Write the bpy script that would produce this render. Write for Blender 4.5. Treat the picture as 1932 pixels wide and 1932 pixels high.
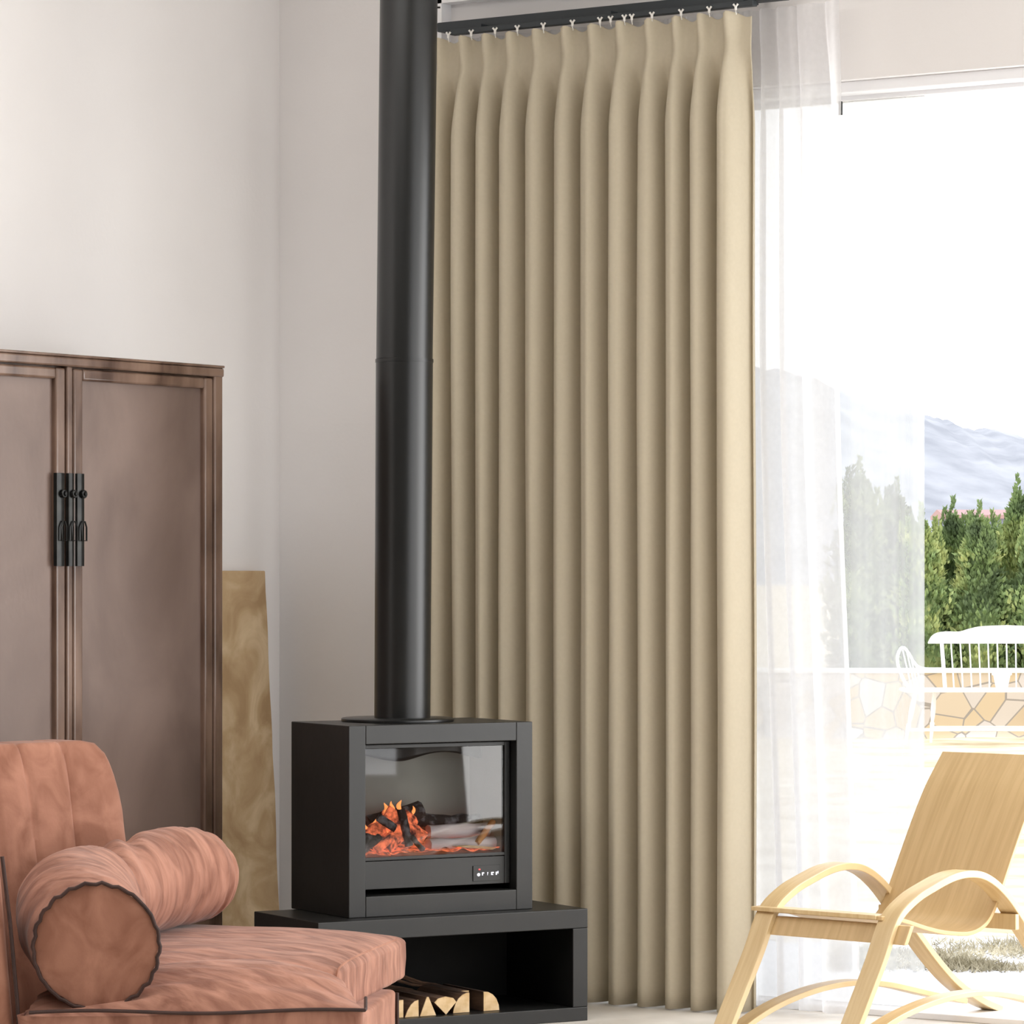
import bpy, bmesh, math, random
from mathutils import Vector, Matrix, noise

for o in list(bpy.data.objects):
    bpy.data.objects.remove(o)
S = bpy.context.scene
COL = S.collection
PI = math.pi

# ------------------------------------------------------------------ camera
F = 7000.0                       # focal length in pixels of the 1932 px frame
YAW = math.radians(33.8)
CA, SA = math.cos(YAW), math.sin(YAW)
CAM = Vector((5.836, -9.812, 1.35))
RIGHT = Vector((CA, SA, 0)); FWD = Vector((-SA, CA, 0))
cd = bpy.data.cameras.new('camera'); cam = bpy.data.objects.new('camera', cd); COL.objects.link(cam)
cam.location = CAM; cam.rotation_euler = (PI/2, 0, YAW)
cd.sensor_width = 36; cd.sensor_height = 36; cd.lens = 36*F/1932
cd.shift_y = 113/1932; cd.clip_end = 3000; cd.clip_start = 0.05
S.camera = cam

# ------------------------------------------------------------------ world, light, exposure
w = bpy.data.worlds.new('sky'); S.world = w; w.use_nodes = True
nt = w.node_tree; nt.nodes.clear()
bg = nt.nodes.new('ShaderNodeBackground'); wo = nt.nodes.new('ShaderNodeOutputWorld')
tc = nt.nodes.new('ShaderNodeTexCoord'); nz = nt.nodes.new('ShaderNodeTexNoise'); cr = nt.nodes.new('ShaderNodeValToRGB')
nz.inputs['Scale'].default_value = 1.5
cr.color_ramp.elements[0].color = (.93, .95, 1, 1); cr.color_ramp.elements[1].color = (1, 1, 1, 1)
nt.links.new(tc.outputs['Generated'], nz.inputs['Vector']); nt.links.new(nz.outputs['Fac'], cr.inputs['Fac'])
nt.links.new(cr.outputs['Color'], bg.inputs['Color']); bg.inputs['Strength'].default_value = 2.2
nt.links.new(bg.outputs[0], wo.inputs[0])

def area(name, loc, target, sx, sy, power, color=(1, 1, 1)):
    l = bpy.data.lights.new(name, 'AREA'); l.shape = 'RECTANGLE'; l.size = sx; l.size_y = sy
    l.energy = power; l.color = color
    o = bpy.data.objects.new(name, l); COL.objects.link(o); o.location = loc
    o.rotation_euler = (Vector(target)-Vector(loc)).to_track_quat('-Z', 'Y').to_euler()
    return o
# daylight: the part of the garden windows right of the view, plus side and overhead fill lamps added to brighten the room
area('daylight_garden_window', (2.9, .10, 1.6), (1.2, -4.0, 1.2), 3.2, 2.7, 125, (1, .995, .98))
area('added_side_fill', (7.3, -2.2, 1.9), (-1.8, -2.0, 1.6), 3.6, 2.8, 42, (1, .99, .97))
area('added_overhead_fill', (-.2, -3.7, 3.85), (-.2, -3.5, 0), 2.6, 3.4, 95, (1, .99, .97))
S.view_settings.view_transform = 'Standard'; S.view_settings.look = 'None'
S.view_settings.gamma = 1; S.view_settings.use_curve_mapping = False
S.view_settings.exposure = 0.1

# ------------------------------------------------------------------ helpers
def G(X, Y, z=0.0):
    """a point given by its distance to the right of and in front of the camera"""
    return Vector((CAM.x, CAM.y, 0)) + RIGHT*X + FWD*Y + Vector((0, 0, z))
def W(px, py, Y):
    return G((px-966)/F*Y, Y, 1.35-(py-1079)/F*Y)
def dirv(px):
    return RIGHT*((px-966)/F) + FWD
def on_y(px, y0, py=None):
    d = dirv(px); t = (y0-CAM.y)/d.y
    return Vector((CAM.x+d.x*t, y0, 1.35 if py is None else 1.35-(py-1079)/F*t))
def on_x(px, x0, py=None):
    d = dirv(px); t = (x0-CAM.x)/d.x
    return Vector((x0, CAM.y+d.y*t, 1.35 if py is None else 1.35-(py-1079)/F*t))
def sm(a, b, x):
    t = max(0, min(1, (x-a)/(b-a))); return t*t*(3-2*t)
def lerp(a, b, t): return a+(b-a)*t
def spline(pts, n):
    """Catmull-Rom through pts (tuples of any length), n samples per span"""
    P = [tuple(map(float, p)) for p in pts]; P = [P[0]]+P+[P[-1]]; out = []
    for i in range(1, len(P)-2):
        for k in range(n):
            t = k/n; a, b, c, d = P[i-1], P[i], P[i+1], P[i+2]
            out.append(tuple(.5*(2*b[j]+(c[j]-a[j])*t+(2*a[j]-5*b[j]+4*c[j]-d[j])*t*t+(3*b[j]-a[j]-3*c[j]+d[j])*t**3) for j in range(len(b))))
    out.append(P[-2]); return out

class MB:
    def __init__(s): s.v = []; s.f = []
    def add(s, v, f):
        o = len(s.v); s.v += [Vector(p) for p in v]; s.f += [tuple(i+o for i in q) for q in f]; return s
    def box(s, x0, x1, y0, y1, z0, z1):
        return s.add([(x0,y0,z0),(x1,y0,z0),(x1,y1,z0),(x0,y1,z0),(x0,y0,z1),(x1,y0,z1),(x1,y1,z1),(x0,y1,z1)],
                     [(0,3,2,1),(4,5,6,7),(0,1,5,4),(1,2,6,5),(2,3,7,6),(3,0,4,7)])
    def tube(s, pts, r, n=8, closed=False, cap=True, flat=None):
        pts = [Vector(p) for p in pts]; m = len(pts); rs = r if isinstance(r, (list, tuple)) else [r]*m
        up = None; V = []
        for i, p in enumerate(pts):
            a = pts[(i-1) % m] if (closed or i > 0) else p; b = pts[(i+1) % m] if (closed or i < m-1) else p
            t = (b-a).normalized()
            if up is None:
                up = t.orthogonal().normalized() if flat is None else Vector(flat)
            x = (up - t*up.dot(t)).normalized(); up = x; y = t.cross(x)
            for k in range(n):
                q = 2*PI*k/n; V.append(p+(x*math.cos(q)+y*math.sin(q))*rs[i])
        Fc = []
        for i in range(m if closed else m-1):
            for k in range(n):
                j = (i+1) % m; Fc.append((i*n+k, i*n+(k+1) % n, j*n+(k+1) % n, j*n+k))
        if cap and not closed:
            Fc.append(tuple(range(n-1, -1, -1))); Fc.append(tuple((m-1)*n+k for k in range(n)))
        return s.add(V, Fc)
    def ribbon(s, pts, side, w, t):
        """a bent board: pts its centre line, side its width direction, w width, t thickness"""
        pts = [Vector(p) for p in pts]; side = Vector(side).normalized(); V = []
        for i, p in enumerate(pts):
            a = pts[max(i-1, 0)]; b = pts[min(i+1, len(pts)-1)]; nrm = side.cross((b-a).normalized()).normalized()
            ww = w[i] if isinstance(w, (list, tuple)) else w
            for (q, r) in ((-1,-1),(1,-1),(1,1),(-1,1)):
                V.append(p+side*(q*ww/2)+nrm*(r*t/2))
        Fc = [(i*4+k, i*4+(k+1) % 4, i*4+4+(k+1) % 4, i*4+4+k) for i in range(len(pts)-1) for k in range(4)]
        Fc += [(3,2,1,0), tuple(len(pts)*4-4+k for k in range(4))]
        return s.add(V, Fc)
    def lathe(s, prof, n=32, c=(0,0,0)):
        V = []; Fc = []
        for (r, z) in prof:
            for k in range(n):
                V.append((c[0]+r*math.cos(2*PI*k/n), c[1]+r*math.sin(2*PI*k/n), c[2]+z))
        for i in range(len(prof)-1):
            for k in range(n): Fc.append((i*n+k, i*n+(k+1) % n, (i+1)*n+(k+1) % n, (i+1)*n+k))
        Fc.append(tuple(range(n-1, -1, -1))); Fc.append(tuple((len(prof)-1)*n+k for k in range(n)))
        return s.add(V, Fc)
    def prism(s, poly, y0, y1):
        """poly in (x,z) extruded along y"""
        n = len(poly); V = [(x, y0, z) for x, z in poly]+[(x, y1, z) for x, z in poly]
        Fc = [tuple(range(n)), tuple(range(2*n-1, n-1, -1))]+[(i, i+n, (i+1) % n+n, (i+1) % n) for i in range(n)]
        return s.add(V, Fc)
    def grid(s, fn, nu, nv, closed_u=False):
        V = [fn(i/nu, j/nv) for j in range(nv+1) for i in range(nu+(0 if closed_u else 1))]
        m = nu+(0 if closed_u else 1); Fc = []
        for j in range(nv):
            for i in range(nu):
                a = i; b = (i+1) % m
                Fc.append((j*m+a, j*m+b, (j+1)*m+b, (j+1)*m+a))
        return s.add(V, Fc)
    def rbox(s, a, b, c, r, n=14, warp=None):
        """box of half sizes a b c with edges rounded by r; warp(p) moves each point"""
        idx = {}; V = []; Fc = []
        def nodes(h):
            inner = [(-1+2*i/n)*(h-r) for i in range(n+1)]
            return [-h+r*(1-math.cos(PI/2*k/4)) for k in range(0, 4)] + inner + [h-r+r*math.sin(PI/2*k/4) for k in range(1, 5)]
        A, B, C2 = nodes(a), nodes(b), nodes(c); H = (a, b, c)
        def vid(p):
            key = tuple(round(x, 6) for x in p)
            if key in idx: return idx[key]
            q = Vector([max(-(H[k]-r), min(H[k]-r, p[k])) for k in range(3)]); d = Vector(p)-q
            v = q+(d.normalized()*r if d.length > 1e-9 else d)
            if warp: v = warp(v)
            idx[key] = len(V); V.append(v); return idx[key]
        for ax in range(3):
            U, Wd = [(B, C2), (C2, A), (A, B)][ax]
            for sg in (-1, 1):
                for i in range(len(U)-1):
                    for j in range(len(Wd)-1):
                        q = []
                        for (di, dj) in ((0,0),(1,0),(1,1),(0,1)):
                            p = [0, 0, 0]; p[ax] = sg*H[ax]; p[(ax+1) % 3] = U[i+di]; p[(ax+2) % 3] = Wd[j+dj]; q.append(vid(p))
                        Fc.append(tuple(q if sg > 0 else q[::-1]))
        return s.add(V, Fc)
    def build(s, name, m, parent=None, world=False, smooth=35, bevel=0, label=None, kind=None):
        V = s.v
        if world and parent is not None:
            inv = root_matrix(parent).inverted(); V = [inv @ v for v in V]
        me = bpy.data.meshes.new(name); me.from_pydata([tuple(v) for v in V], [], s.f); me.validate()
        bm = bmesh.new(); bm.from_mesh(me); bmesh.ops.recalc_face_normals(bm, faces=bm.faces) if smooth is not None else None
        bm.to_mesh(me); bm.free()
        me.materials.append(m); o = bpy.data.objects.new(name, me); COL.objects.link(o)
        if smooth:
            me.shade_smooth(); me.set_sharp_from_angle(angle=math.radians(smooth))
        if bevel:
            b = o.modifiers.new('bevel', 'BEVEL'); b.width = bevel; b.segments = 3; b.limit_method = 'ANGLE'
        if parent is not None: o.parent = parent
        if label: o['label'] = label
        if kind: o['kind'] = kind
        return o
def root_matrix(o):
    m = Matrix.LocRotScale(o.location, o.rotation_euler, None)
    return (root_matrix(o.parent) @ m) if o.parent else m
def thing(name, label, cat, loc=(0,0,0), rz=0, group=None):
    o = bpy.data.objects.new(name, None); COL.objects.link(o); o.location = loc; o.rotation_euler = (0, 0, rz)
    o.empty_display_size = .1; o['label'] = label; o['category'] = cat
    if group: o['group'] = group
    return o
def tag(o, label, cat, group=None, kind=None):
    o['label'] = label; o['category'] = cat
    if group: o['group'] = group
    if kind: o['kind'] = kind
    return o
def copy_thing(root, label=None):
    r = root.copy(); COL.objects.link(r)
    if label: r['label'] = label
    for ch in list(root.children):
        c = ch.copy(); COL.objects.link(c); c.parent = r
        for g in ch.children:
            d = g.copy(); COL.objects.link(d); d.parent = c
    return r
def center(o):
    """give a mesh whose points are in the world an origin of its own"""
    me = o.data; c = sum((v.co for v in me.vertices), Vector())/len(me.vertices)
    c.z = min(v.co.z for v in me.vertices)
    me.transform(Matrix.Translation(-c)); o.location = c; return o

# ------------------------------------------------------------------ materials
def srgb(r, g, b):
    f = lambda c: (c/255/12.92 if c/255 <= .04045 else ((c/255+.055)/1.055)**2.4)
    return (f(r), f(g), f(b), 1)
def mat(name, c1, c2=None, scale=5, stretch=(1,1,1), rough=.6, metal=0, bump=0, bscale=None, detail=4, sheen=0,
        spec=.5, dist=0, lo=.35, hi=.65, coords='Object', coat=0, third=None):
    m = bpy.data.materials.new(name); m.use_nodes = True; t = m.node_tree; p = t.nodes['Principled BSDF']
    p.inputs['Roughness'].default_value = rough; p.inputs['Metallic'].default_value = metal
    p.inputs['Specular IOR Level'].default_value = spec
    if sheen: p.inputs['Sheen Weight'].default_value = sheen; p.inputs['Sheen Roughness'].default_value = .4
    if coat: p.inputs['Coat Weight'].default_value = coat; p.inputs['Coat Roughness'].default_value = .2
    co = t.nodes.new('ShaderNodeTexCoord'); mp = t.nodes.new('ShaderNodeMapping'); mp.inputs['Scale'].default_value = stretch
    t.links.new(co.outputs[coords], mp.inputs['Vector'])
    n = t.nodes.new('ShaderNodeTexNoise'); n.inputs['Scale'].default_value = scale; n.inputs['Detail'].default_value = detail
    n.inputs['Distortion'].default_value = dist
    t.links.new(mp.outputs[0], n.inputs['Vector'])
    r = t.nodes.new('ShaderNodeValToRGB'); r.color_ramp.elements[0].position = lo; r.color_ramp.elements[1].position = hi
    r.color_ramp.elements[0].color = c1; r.color_ramp.elements[1].color = c2 or c1
    if third:
        e = r.color_ramp.elements.new((lo+hi)/2); e.color = third
    t.links.new(n.outputs['Fac'], r.inputs['Fac']); t.links.new(r.outputs['Color'], p.inputs['Base Color'])
    if bump:
        b = t.nodes.new('ShaderNodeBump'); b.inputs['Strength'].default_value = bump; b.inputs['Distance'].default_value = .01
        n2 = t.nodes.new('ShaderNodeTexNoise'); n2.inputs['Scale'].default_value = bscale or scale*3; n2.inputs['Detail'].default_value = 5
        t.links.new(mp.outputs[0], n2.inputs['Vector']); t.links.new(n2.outputs['Fac'], b.inputs['Height'])
        t.links.new(b.outputs[0], p.inputs['Normal'])
    return m
def glow(name, col, strength):
    m = bpy.data.materials.new(name); m.use_nodes = True; p = m.node_tree.nodes['Principled BSDF']
    p.inputs['Base Color'].default_value = col; p.inputs['Emission Color'].default_value = col; p.inputs['Emission Strength'].default_value = strength
    return m
M = {}
M['wall'] = mat('plaster', srgb(231, 228, 227), srgb(237, 234, 233), 1.2, rough=.9, bump=.05, bscale=60)
M['ceiling'] = mat('ceiling_paint', srgb(236, 233, 228), rough=.9)
M['dark_wall'] = mat('dark_unseen_wall', srgb(84, 66, 52), srgb(104, 84, 66), 4, stretch=(1, 1, .1), rough=.6)  # dark finish invented for the unseen walls to cut bounced light
M['trim'] = mat('white_paint', srgb(240, 240, 242), rough=.5)
M['floor'] = mat('pale_stone_floor', srgb(205, 198, 188), srgb(232, 227, 219), 3, rough=.45, bump=.1)
M['black'] = mat('blackened_steel', srgb(17, 17, 17), srgb(26, 26, 25), 6, rough=.4, bump=.03, bscale=40, spec=.5)
M['black_in'] = mat('matt_black_steel', srgb(24, 24, 24), srgb(30, 29, 28), 6, rough=.8, spec=.2)  # rougher, less shiny black for the inside of the stand
M['firebox'] = mat('firebox_lining', srgb(160, 162, 156), srgb(140, 142, 138), 4, rough=.8)
M['pipe'] = mat('black_enamel', srgb(16, 17, 17), srgb(22, 23, 23), 4, stretch=(1, 1, .2), rough=.32, spec=.5)
M['iron'] = mat('black_iron', srgb(20, 20, 20), srgb(38, 38, 36), 20, rough=.35, metal=.6)
M['rail'] = mat('charcoal_rail', srgb(42, 48, 52), rough=.5)
M['clip'] = mat('white_plastic', srgb(235, 233, 228), rough=.4)
M['lacquer'] = mat('brown_lacquer_panel', srgb(98, 80, 72), srgb(122, 103, 94), 3.0, stretch=(1, 1, .6), rough=.42, bump=.04, bscale=60, detail=9, dist=.6)
M['lacq_frame'] = mat('brown_lacquer_moulding', srgb(72, 52, 42), srgb(126, 102, 88), 8, stretch=(1, 1, .3), rough=.24, detail=6, coat=.3)
M['suede'] = mat('terracotta_suede', srgb(136, 92, 74), srgb(168, 120, 100), 8, stretch=(1.3, 1, 1), rough=.85, sheen=.14, bump=.35, bscale=14, detail=6, dist=.8, spec=.15)
M['suede_streak'] = mat('terracotta_suede_creased', srgb(128, 87, 72), srgb(172, 125, 106), 7, stretch=(1, 3.5, 1), rough=.85, sheen=.14, bump=.5, bscale=8, detail=6, dist=.6, spec=.15)
M['piping'] = mat('dark_piping', srgb(46, 24, 18), srgb(60, 34, 26), 20, rough=.7)
M['panel'] = mat('weathered_clay_board', srgb(172, 142, 104), srgb(214, 190, 154), 5, rough=.85, bump=1.0, bscale=9, detail=8, dist=1.2, third=srgb(192, 164, 126))
M['birch'] = mat('birch_plywood', srgb(190, 160, 114), srgb(204, 174, 128), 22, stretch=(3, .16, .16), rough=.35, detail=7, dist=.3, spec=.4)
M['birch_strip'] = mat('birch_strip', srgb(202, 174, 128), srgb(218, 194, 150), 18, stretch=(3, .2, .2), rough=.3, detail=4, spec=.5)
M['bark'] = mat('bark', srgb(62, 42, 30), srgb(104, 76, 56), 25, stretch=(1, .2, 1), rough=.95, bump=.8, bscale=40)
M['cut'] = mat('split_wood', srgb(204, 170, 122), srgb(228, 200, 158), 30, rough=.85)
M['whitemetal'] = mat('white_enamelled_metal', srgb(238, 240, 244), rough=.4)
M['pot'] = mat('white_glazed_pot', srgb(240, 238, 234), rough=.4)
M['lawn'] = mat('dry_lawn', srgb(190, 172, 138), srgb(232, 220, 196), 2.2, rough=.95, bump=.9, bscale=25, detail=10)
M['drygrass'] = mat('dry_grass', srgb(160, 152, 128), srgb(214, 206, 182), 3, rough=.9)
M['patio'] = mat('white_stone_paving', srgb(206, 208, 214), srgb(228, 229, 232), 2, rough=.7, bump=.2, bscale=12)
M['leaf'] = mat('cypress_leaf', srgb(92, 110, 76), srgb(198, 204, 132), 3.2, rough=.7, detail=6, third=srgb(134, 156, 100), lo=.32, hi=.68)
M['leaf2'] = mat('cypress_leaf_dull', srgb(84, 98, 76), srgb(150, 162, 116), 2.6, rough=.7, detail=6)
M['trunk'] = mat('trunk', srgb(90, 70, 52), srgb(120, 98, 76), 10, rough=.9)
M['hill'] = mat('hazed_hillside', srgb(138, 142, 151), srgb(166, 169, 177), .12, rough=1, detail=10, coords='Object')  # distance haze is mixed into this bluish grey base colour
M['roof'] = mat('clay_roof', srgb(168, 136, 136), rough=.8)
M['shed'] = mat('blue_grey_render', srgb(140, 148, 172), rough=.8)
M['ember'] = glow('glowing_ember', srgb(240, 90, 40), 1.1)
M['flame'] = glow('flame', srgb(255, 160, 90), 1.0)
M['led'] = glow('red_indicator', srgb(240, 70, 70), 1.0)
M['digit'] = glow('display_marks', srgb(215, 215, 225), .7)

def fabric(name, c1, c2, transl, transp, ncol=30, weave=True, rough=.9):
    m = bpy.data.materials.new(name); m.use_nodes = True; t = m.node_tree; t.nodes.clear()
    out = t.nodes.new('ShaderNodeOutputMaterial'); d = t.nodes.new('ShaderNodeBsdfDiffuse'); tr = t.nodes.new('ShaderNodeBsdfTranslucent')
    co = t.nodes.new('ShaderNodeTexCoord'); n = t.nodes.new('ShaderNodeTexNoise'); n.inputs['Scale'].default_value = ncol; n.inputs['Detail'].default_value = 5
    r = t.nodes.new('ShaderNodeValToRGB'); r.color_ramp.elements[0].color = c1; r.color_ramp.elements[1].color = c2
    t.links.new(co.outputs['Object'], n.inputs['Vector']); t.links.new(n.outputs['Fac'], r.inputs['Fac'])
    t.links.new(r.outputs[0], d.inputs['Color']); t.links.new(r.outputs[0], tr.inputs['Color'])
    mx = t.nodes.new('ShaderNodeMixShader'); mx.inputs[0].default_value = transl
    t.links.new(d.outputs[0], mx.inputs[1]); t.links.new(tr.outputs[0], mx.inputs[2]); last = mx
    if transp:
        tp = t.nodes.new('ShaderNodeBsdfTransparent'); m2 = t.nodes.new('ShaderNodeMixShader'); m2.inputs[0].default_value = transp
        t.links.new(mx.outputs[0], m2.inputs[1]); t.links.new(tp.outputs[0], m2.inputs[2]); last = m2
    t.links.new(last.outputs[0], out.inputs[0]); return m
M['curtain'] = fabric('beige_linen', srgb(212, 202, 180), srgb(221, 211, 190), .30, 0, 90)
M['sheer'] = fabric('white_voile', srgb(240, 240, 242), srgb(252, 252, 254), .84, .33, 60)
def pane(name, tint, haze, gloss_rough=.02, streak=0, refl=1.0):
    """window glass: see-through, a clear reflection, and a film of haze"""
    m = bpy.data.materials.new(name); m.use_nodes = True; t = m.node_tree; t.nodes.clear()
    out = t.nodes.new('ShaderNodeOutputMaterial'); tp = t.nodes.new('ShaderNodeBsdfTransparent'); tp.inputs[0].default_value = tint
    gl = t.nodes.new('ShaderNodeBsdfGlossy'); gl.inputs['Roughness'].default_value = gloss_rough
    fr = t.nodes.new('ShaderNodeFresnel'); fr.inputs[0].default_value = 1.5
    mu = t.nodes.new('ShaderNodeMath'); mu.operation = 'MULTIPLY'; mu.inputs[1].default_value = refl
    t.links.new(fr.outputs[0], mu.inputs[0])
    mx = t.nodes.new('ShaderNodeMixShader'); t.links.new(mu.outputs[0], mx.inputs[0]); t.links.new(tp.outputs[0], mx.inputs[1]); t.links.new(gl.outputs[0], mx.inputs[2])
    last = mx
    if haze:
        d = t.nodes.new('ShaderNodeBsdfTranslucent'); d.inputs[0].default_value = (.82, .83, .84, 1)
        m2 = t.nodes.new('ShaderNodeMixShader'); m2.inputs[0].default_value = haze
        if streak:
            co = t.nodes.new('ShaderNodeTexCoord'); mp = t.nodes.new('ShaderNodeMapping'); mp.inputs['Scale'].default_value = (16, 16, .15)
            n = t.nodes.new('ShaderNodeTexNoise'); n.inputs['Scale'].default_value = 1.0
            mr = t.nodes.new('ShaderNodeMapRange'); mr.inputs['From Min'].default_value = .35; mr.inputs['From Max'].default_value = .65
            mr.inputs['To Min'].default_value = haze-streak; mr.inputs['To Max'].default_value = haze+streak
            t.links.new(co.outputs['Object'], mp.inputs[0]); t.links.new(mp.outputs[0], n.inputs['Vector']); t.links.new(n.outputs['Fac'], mr.inputs['Value'])
            t.links.new(mr.outputs[0], m2.inputs[0])
        t.links.new(last.outputs[0], m2.inputs[1]); t.links.new(d.outputs[0], m2.inputs[2]); last = m2
    t.links.new(last.outputs[0], out.inputs[0]); return m
M['hazyglass'] = pane('hazy_glass', (.97, .98, .98, 1), .27, streak=.07)
M['stoveglass'] = pane('stove_glass', (.94, .94, .94, 1), 0, refl=1.0)

def stonewall():
    m = bpy.data.materials.new('crazy_paved_stone'); m.use_nodes = True; t = m.node_tree; p = t.nodes['Principled BSDF']
    co = t.nodes.new('ShaderNodeTexCoord')
    v = t.nodes.new('ShaderNodeTexVoronoi'); v.inputs['Scale'].default_value = 4.2
    e = t.nodes.new('ShaderNodeTexVoronoi'); e.feature = 'DISTANCE_TO_EDGE'; e.inputs['Scale'].default_value = 4.2
    t.links.new(co.outputs['Object'], v.inputs['Vector']); t.links.new(co.outputs['Object'], e.inputs['Vector'])
    r = t.nodes.new('ShaderNodeValToRGB')
    el = r.color_ramp.elements; el[0].color = srgb(190, 170, 140); el[1].color = srgb(208, 200, 192)
    q = el.new(.35); q.color = srgb(198, 178, 146); q = el.new(.7); q.color = srgb(196, 188, 180)
    sx = t.nodes.new('ShaderNodeSeparateColor'); t.links.new(v.outputs['Color'], sx.inputs[0]); t.links.new(sx.outputs[0], r.inputs['Fac'])
    g = t.nodes.new('ShaderNodeMath'); g.operation = 'LESS_THAN'; g.inputs[1].default_value = .022; t.links.new(e.outputs['Distance'], g.inputs[0])
    mx = t.nodes.new('ShaderNodeMix'); mx.data_type = 'RGBA'; mx.inputs['B'].default_value = srgb(150, 142, 132)
    t.links.new(g.outputs[0], mx.inputs['Factor']); t.links.new(r.outputs[0], mx.inputs['A']); t.links.new(mx.outputs['Result'], p.inputs['Base Color'])
    p.inputs['Roughness'].default_value = .9
    return m
M['stone'] = stonewall()

# ================================================================== THE ROOM
XL = -1.80; YW = 0.18; YB = -13.0; XR = 7.5; ZC = 3.9
def struct(name, mb, m, bevel=0, **k):
    o = mb.build(name, m, smooth=None, bevel=bevel, **k); o['kind'] = 'structure'; return o
struct('floor', MB().box(XL-.2, XR+.2, YB, .30, -.12, 0), M['floor'])
struct('ceiling', MB().box(XL-.2, XR+.2, YB, .45, ZC, ZC+.15), M['ceiling'])
struct('wall_left', MB().box(XL-.2, XL, YB, YW, 0, ZC), M['wall'])
# window wall: solid to the left, a deep lintel over the sliding windows
XO = on_y(862, YW).x; XO2 = 4.6
p1 = on_y(1593, YW, 152); p2 = on_y(1932, YW, 126); ZH = (p1.z+p2.z)/2
struct('wall_back', MB().box(XL-.2, XO, YW, YW+.25, 0, ZC).box(XO, XO2, YW, YW+.25, ZH, ZC).box(XO2, XR+.2, YW, YW+.25, 0, ZC), M['wall'])
struct('wall_right', MB().box(XR, XR+.2, YB, YW, 0, .3).box(XR, XR+.2, YB, YW, 3.5, ZC).box(XR, XR+.2, YB, -6.6, .3, 3.5).box(XR, XR+.2, -.6, YW, .3, 3.5), M['dark_wall'])
struct('wall_front', MB().box(XL-.2, XR+.2, YB-.2, YB, 0, ZC), M['dark_wall'])
# plaster beam that carries the curtain rail and the white strip over it
b0 = on_y(833, .10, 40); bt = on_y(833, .10, 6).z
struct('trim_1', MB().box(b0.x, XR, .155, YW, ZH, bt), M['wall'])
struct('trim_2', MB().box(b0.x-.06, XR, .10, YW, bt, bt+.12).box(b0.x-.045, b0.x, .10, YW, 2.95, bt+.12), M['trim'])
struct('baseboard_left', MB().box(XL, XL+.012, YB, YW, 0, .07), M['wall'])
# sliding window frame
zf = ZH+.0
wroot = bpy.data.objects.new('window_1', None); COL.objects.link(wroot); wroot.location = (XO, YW, 0); wroot['kind'] = 'structure'
zb1 = on_y(1932, .24, 152).z; zb2 = on_y(1932, .30, 166).z
MB().box(XO, XO2, YW+.01, YW+.09, zb1, zf).box(XO, XO+.06, YW+.01, YW+.09, .02, zb1).box(XO2-.06, XO2, YW+.01, YW+.09, .02, zb1).build('window_frame', M['trim'], wroot, True, None, .004)
MB().box(XO+.06, XO2-.06, YW+.09, YW+.15, zb2, zf).box(XO+.06, XO+.12, YW+.09, YW+.15, .02, zb2).build('sash_frame', M['trim'], wroot, True, None, .003)
MB().box(XO, XO2, YW+.0, YW+.2, .0, .02).build('window_track', M['trim'], wroot, True, None, .003)
g0 = XO+.12; g1 = on_y(1745, YW+.12).x
MB().box(g0, g1, YW+.112, YW+.118, .02, zb2).build('glass_pane', M['hazyglass'], wroot, True, None, label='hazy glass pane')
hx = on_y(1594, YW+.05, 203)
MB().box(hx.x+.004, hx.x+.014, YW-.0, YW+.012, on_y(1594, YW, 216).z, on_y(1594, YW, 190).z).build('window_latch', M['iron'], wroot, True, None, .002, label='small dark metal latch')

# ================================================================== THE GARDEN
struct('trim_3', MB().box(-3, 12, .43, 3.0, -.14, -.03), M['patio'])
def lawn_fn(u, v):
    p = G(-12+34*u, 11.2+19.72*v, 0)
    p.z = -.035+.02*noise.noise(p*1.3)+.008*noise.noise(p*7)
    return p
lawn = MB().grid(lawn_fn, 110, 110).build('lawn', M['lawn'], smooth=180)
# keep only what lies beyond the paving
bm = bmesh.new(); bm.from_mesh(lawn.data); bmesh.ops.delete(bm, geom=[f for f in bm.faces if f.calc_center_median().y < 2.2], context='FACES'); bm.to_mesh(lawn.data); bm.free()
tag(lawn, 'pale straw coloured dry lawn outside the window', 'lawn', kind='stuff')
random.seed(4)
# dry ground cover along the edge of the paving
g = MB()
for i in range(14000):
    px = random.uniform(1560, 2080); Y = 7000*1.38/(random.triangular(1770, 1836, 1822)-1079)
    base = G((px-966)/F*Y, Y, -.03); dens = noise.noise(base*3.1)+.25
    if random.random() > .25+dens: continue
    h = random.uniform(.006, .022)*(1+max(0, dens)); a = random.uniform(0, 2*PI); wd = Vector((math.cos(a), math.sin(a), 0))*.004
    tip = base+Vector((random.gauss(0, .02), random.gauss(0, .02), h))
    g.add([base-wd, base+wd, tip], [(0, 1, 2)])
tag(g.build('dry_grass', M['drygrass'], smooth=None), 'low tufts of dry grass along the edge of the white paving', 'grass', kind='stuff')

# garden wall
YWALL = 31.0
wl = MB(); a = G(-6, YWALL); z_top = 1.35-183*YWALL/F
root = thing('garden_wall', 'low crazy paved stone wall behind the white bench', 'wall', G(4, YWALL, 0), YAW)
MB().box(-9, 9, 0, .3, -.06, z_top-.035).build('stonework', M['stone'], root, smooth=None)
MB().box(-9, 9, -.02, .33, z_top-.035, z_top).build('coping', M['pot'], root, smooth=None, bevel=.006)

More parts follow.
